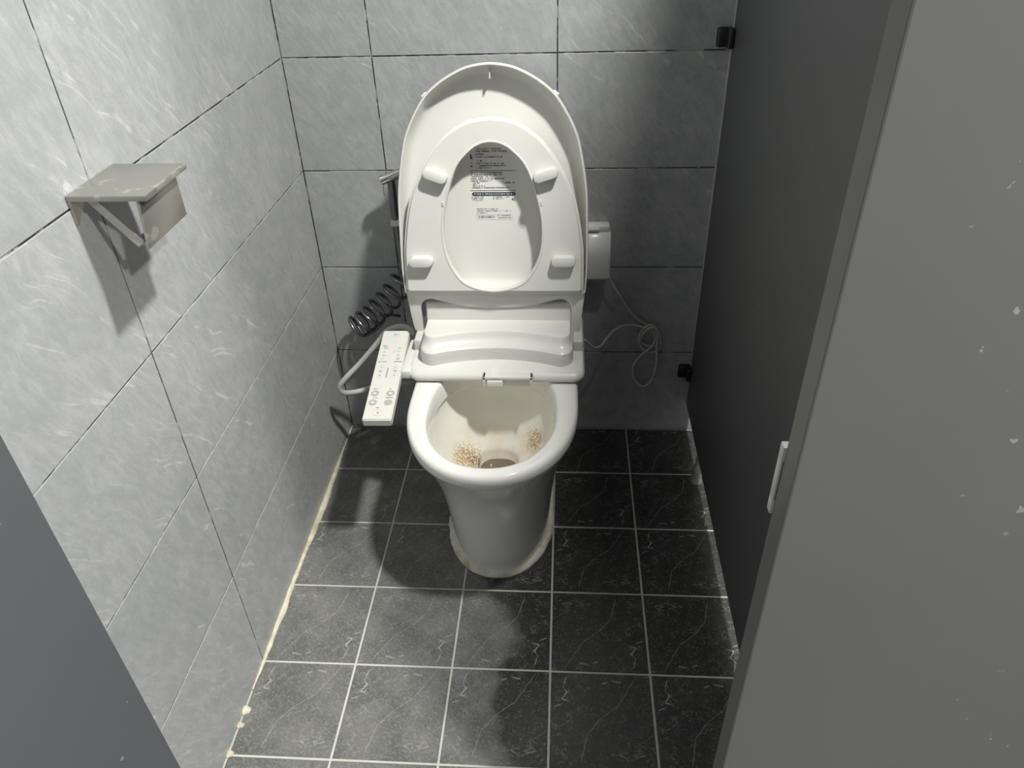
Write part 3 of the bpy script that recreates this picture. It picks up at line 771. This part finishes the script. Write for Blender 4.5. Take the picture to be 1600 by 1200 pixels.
# ------------------------------------------------------------------ socket box and power cord
sb = empty('socket_box', (.68, 0, .565)); tag(sb, 'white splash-proof socket box on the back wall beside the toilet lid', 'socket box')
so_ = -Vector(sb.location)
x0, x1 = .632, .7275
prof = [(-.0006, .500), (-.048, .500), (-.053, .503), (-.055, .510), (-.056, .565), (-.0555, .578), (-.052, .590), (-.046, .601), (-.037, .612), (-.030, .619), (-.0006, .619)]
V = []; n = len(prof)
for x, k in ((x0, .94), (x0+.005, 1), (x1-.005, 1), (x1, .94)):
    for (y, z) in prof: V.append((x, y*k if y < -.01 else y, .56+(z-.56)*(.95 if k < 1 else 1)))
F = []
for r in range(3):
    for k in range(n): F.append((r*n+k, r*n+(k+1) % n, (r+1)*n+(k+1) % n, (r+1)*n+k))
F += [tuple(range(n)), tuple(range(4*n-1, 3*n-1, -1))]
bm = bmesh.new(); me = bpy.data.meshes.new('x'); me.from_pydata(V, [], F); bm.from_mesh(me); bpy.data.meshes.remove(me)
sharp(bmobj('cover', bm, M['socket'], sb, True, so_), 45)
bm = bmesh.new(); bbox(bm, x0+.003, x1-.003, -.032, -.0006, .6185, .634, .004, 2); sharp(bmobj('body', bm, M['socket'], sb, True, so_))
bm = bmesh.new(); bbox(bm, x0+.03, x1-.028, -.036, -.028, .622, .630, .0015, 2); bmobj('hinge', bm, M['abs'], sb, True, so_)

K = [(951, 432), (955, 441), (966, 458), (980, 480), (992.5, 495), (1009, 507), (1021.6, 518.5), (1030, 529), (1032.5, 538), (1028.6, 545.5), (1019, 550), (1007.6, 547.6), (1000, 538), (998.5, 526.6), (1005, 514), (1016, 507.5),
     (1026, 513), (1031.5, 525), (1030, 537), (1020, 541), (1009, 539), (1002, 533), (1004, 523), (1012, 514), (1021, 511.5), (1027.5, 519), (1027, 532), (1026, 545), (1025.7, 566), (1020.5, 588.5), (1012, 600.5), (1003, 603.5), (993.7, 596.5),
     (988.4, 582.7), (991.3, 567.5), (1000.7, 555.8), (1012.3, 546.5), (1021.6, 536), (1024.5, 526), (1020, 518), (1012, 513.5), (1003, 511), (989, 508), (975, 508.6), (961, 515), (949.4, 526.7), (940, 539.5), (931, 543.5), (923, 540), (913, 531)]
cp = []
for i, (u, v) in enumerate(K):
    y = -.022
    if i < 5: y = -.035+.0035*i
    elif 5 <= i <= 9: y = -.012
    elif i <= 13: y = -.018-(i-10)*.002
    elif i <= 17: y = -.026
    elif i <= 21: y = -.017
    elif i <= 25: y = -.033
    elif i <= 36: y = -.028
    elif i <= 40: y = -.021
    elif i <= 44: y = -.02-(i-41)*.006
    else: y = -.045-(i-45)*.018
    cp.append(px(u, v, 1, y))
V, F = tube(catmull(cp, 6), .0031, 10)
cord = meshobj('power_cord', V, F, M['cord'], None, True); tag(cord, 'pale power cord knotted into a hanging loop on the back wall', 'cord')

# ------------------------------------------------------------------ toilet paper holder on the left wall
hd = empty('paper_holder', (0, -.79, 1.0)); tag(hd, 'empty satin metal toilet paper holder with cover flap on the left wall', 'paper holder')
ho = -Vector(hd.location)
bm = bmesh.new(); bbox(bm, .0006, .104, -.852, -.731, 1.0225, 1.0300, .0012, 2)
cv = sharp(bmobj('cover', bm, M['steel'], hd, True, ho)); cv['label'] = 'flat cover plate with water marks'
bm = bmesh.new(); bbox(bm, .086, .0905, -.846, -.742, .962, 1.0228, .001, 2)
for v in bm.verts: v.co.y += (v.co.z-1.02)*.20*(1 if v.co.y < -.8 else .28); v.co.x += (1.0228-v.co.z)*.03
cvf = [e for e in bm.edges if False]
sharp(bmobj('flap', bm, M['steel'], hd, True, ho))
# wall plate, cut away in an arch
arch = [(-.8505, 1.0228), (-.8505, .992)] + [(-.8505+.004+.0+.052*k/10, .992+.0285*math.sin(math.pi/2*k/10)) for k in range(0, 11)] + [(-.790, 1.0228)]
V = [(.0008, y, z) for y, z in arch]+[(.004, y, z) for y, z in arch]; n = len(arch)
F = [tuple(range(n)), tuple(range(2*n-1, n-1, -1))]+[(k, (k+1) % n, n+(k+1) % n, n+k) for k in range(n)]
bm = bmesh.new(); me = bpy.data.meshes.new('x'); me.from_pydata(V, [], F); bm.from_mesh(me); bpy.data.meshes.remove(me)
bmobj('wall_plate', bm, M['steel'], hd, False, ho)
# slanting arm and the stub of the roller
a, b = Vector((.022, -.838, 1.0226)), Vector((.080, -.853, .9665))
d = (b-a).normalized(); s = Vector((0, 1, 0)); s = (s-d*s.dot(d)).normalized(); nn = d.cross(s)
V = []
for p in (a, b):
    for i, j in ((-1, -1), (1, -1), (1, 1), (-1, 1)): V.append(p+s*i*.0012+nn*j*.0058)
bm = bmesh.new(); me = bpy.data.meshes.new('x'); me.from_pydata(V, [], [(0, 1, 2, 3), (7, 6, 5, 4)]+[(k, (k+1) % 4, 4+(k+1) % 4, 4+k) for k in range(4)]); bm.from_mesh(me); bpy.data.meshes.remove(me)
bmobj('arm', bm, M['steel'], hd, False, ho)
V, F = tube([Vector((.0785, -.853, .970)), Vector((.0785, -.80, .970)), Vector((.0785, -.765, .970))], .005, 14)
sharp(meshobj('roller_stub', V, F, M['steel'], hd, True, ho))
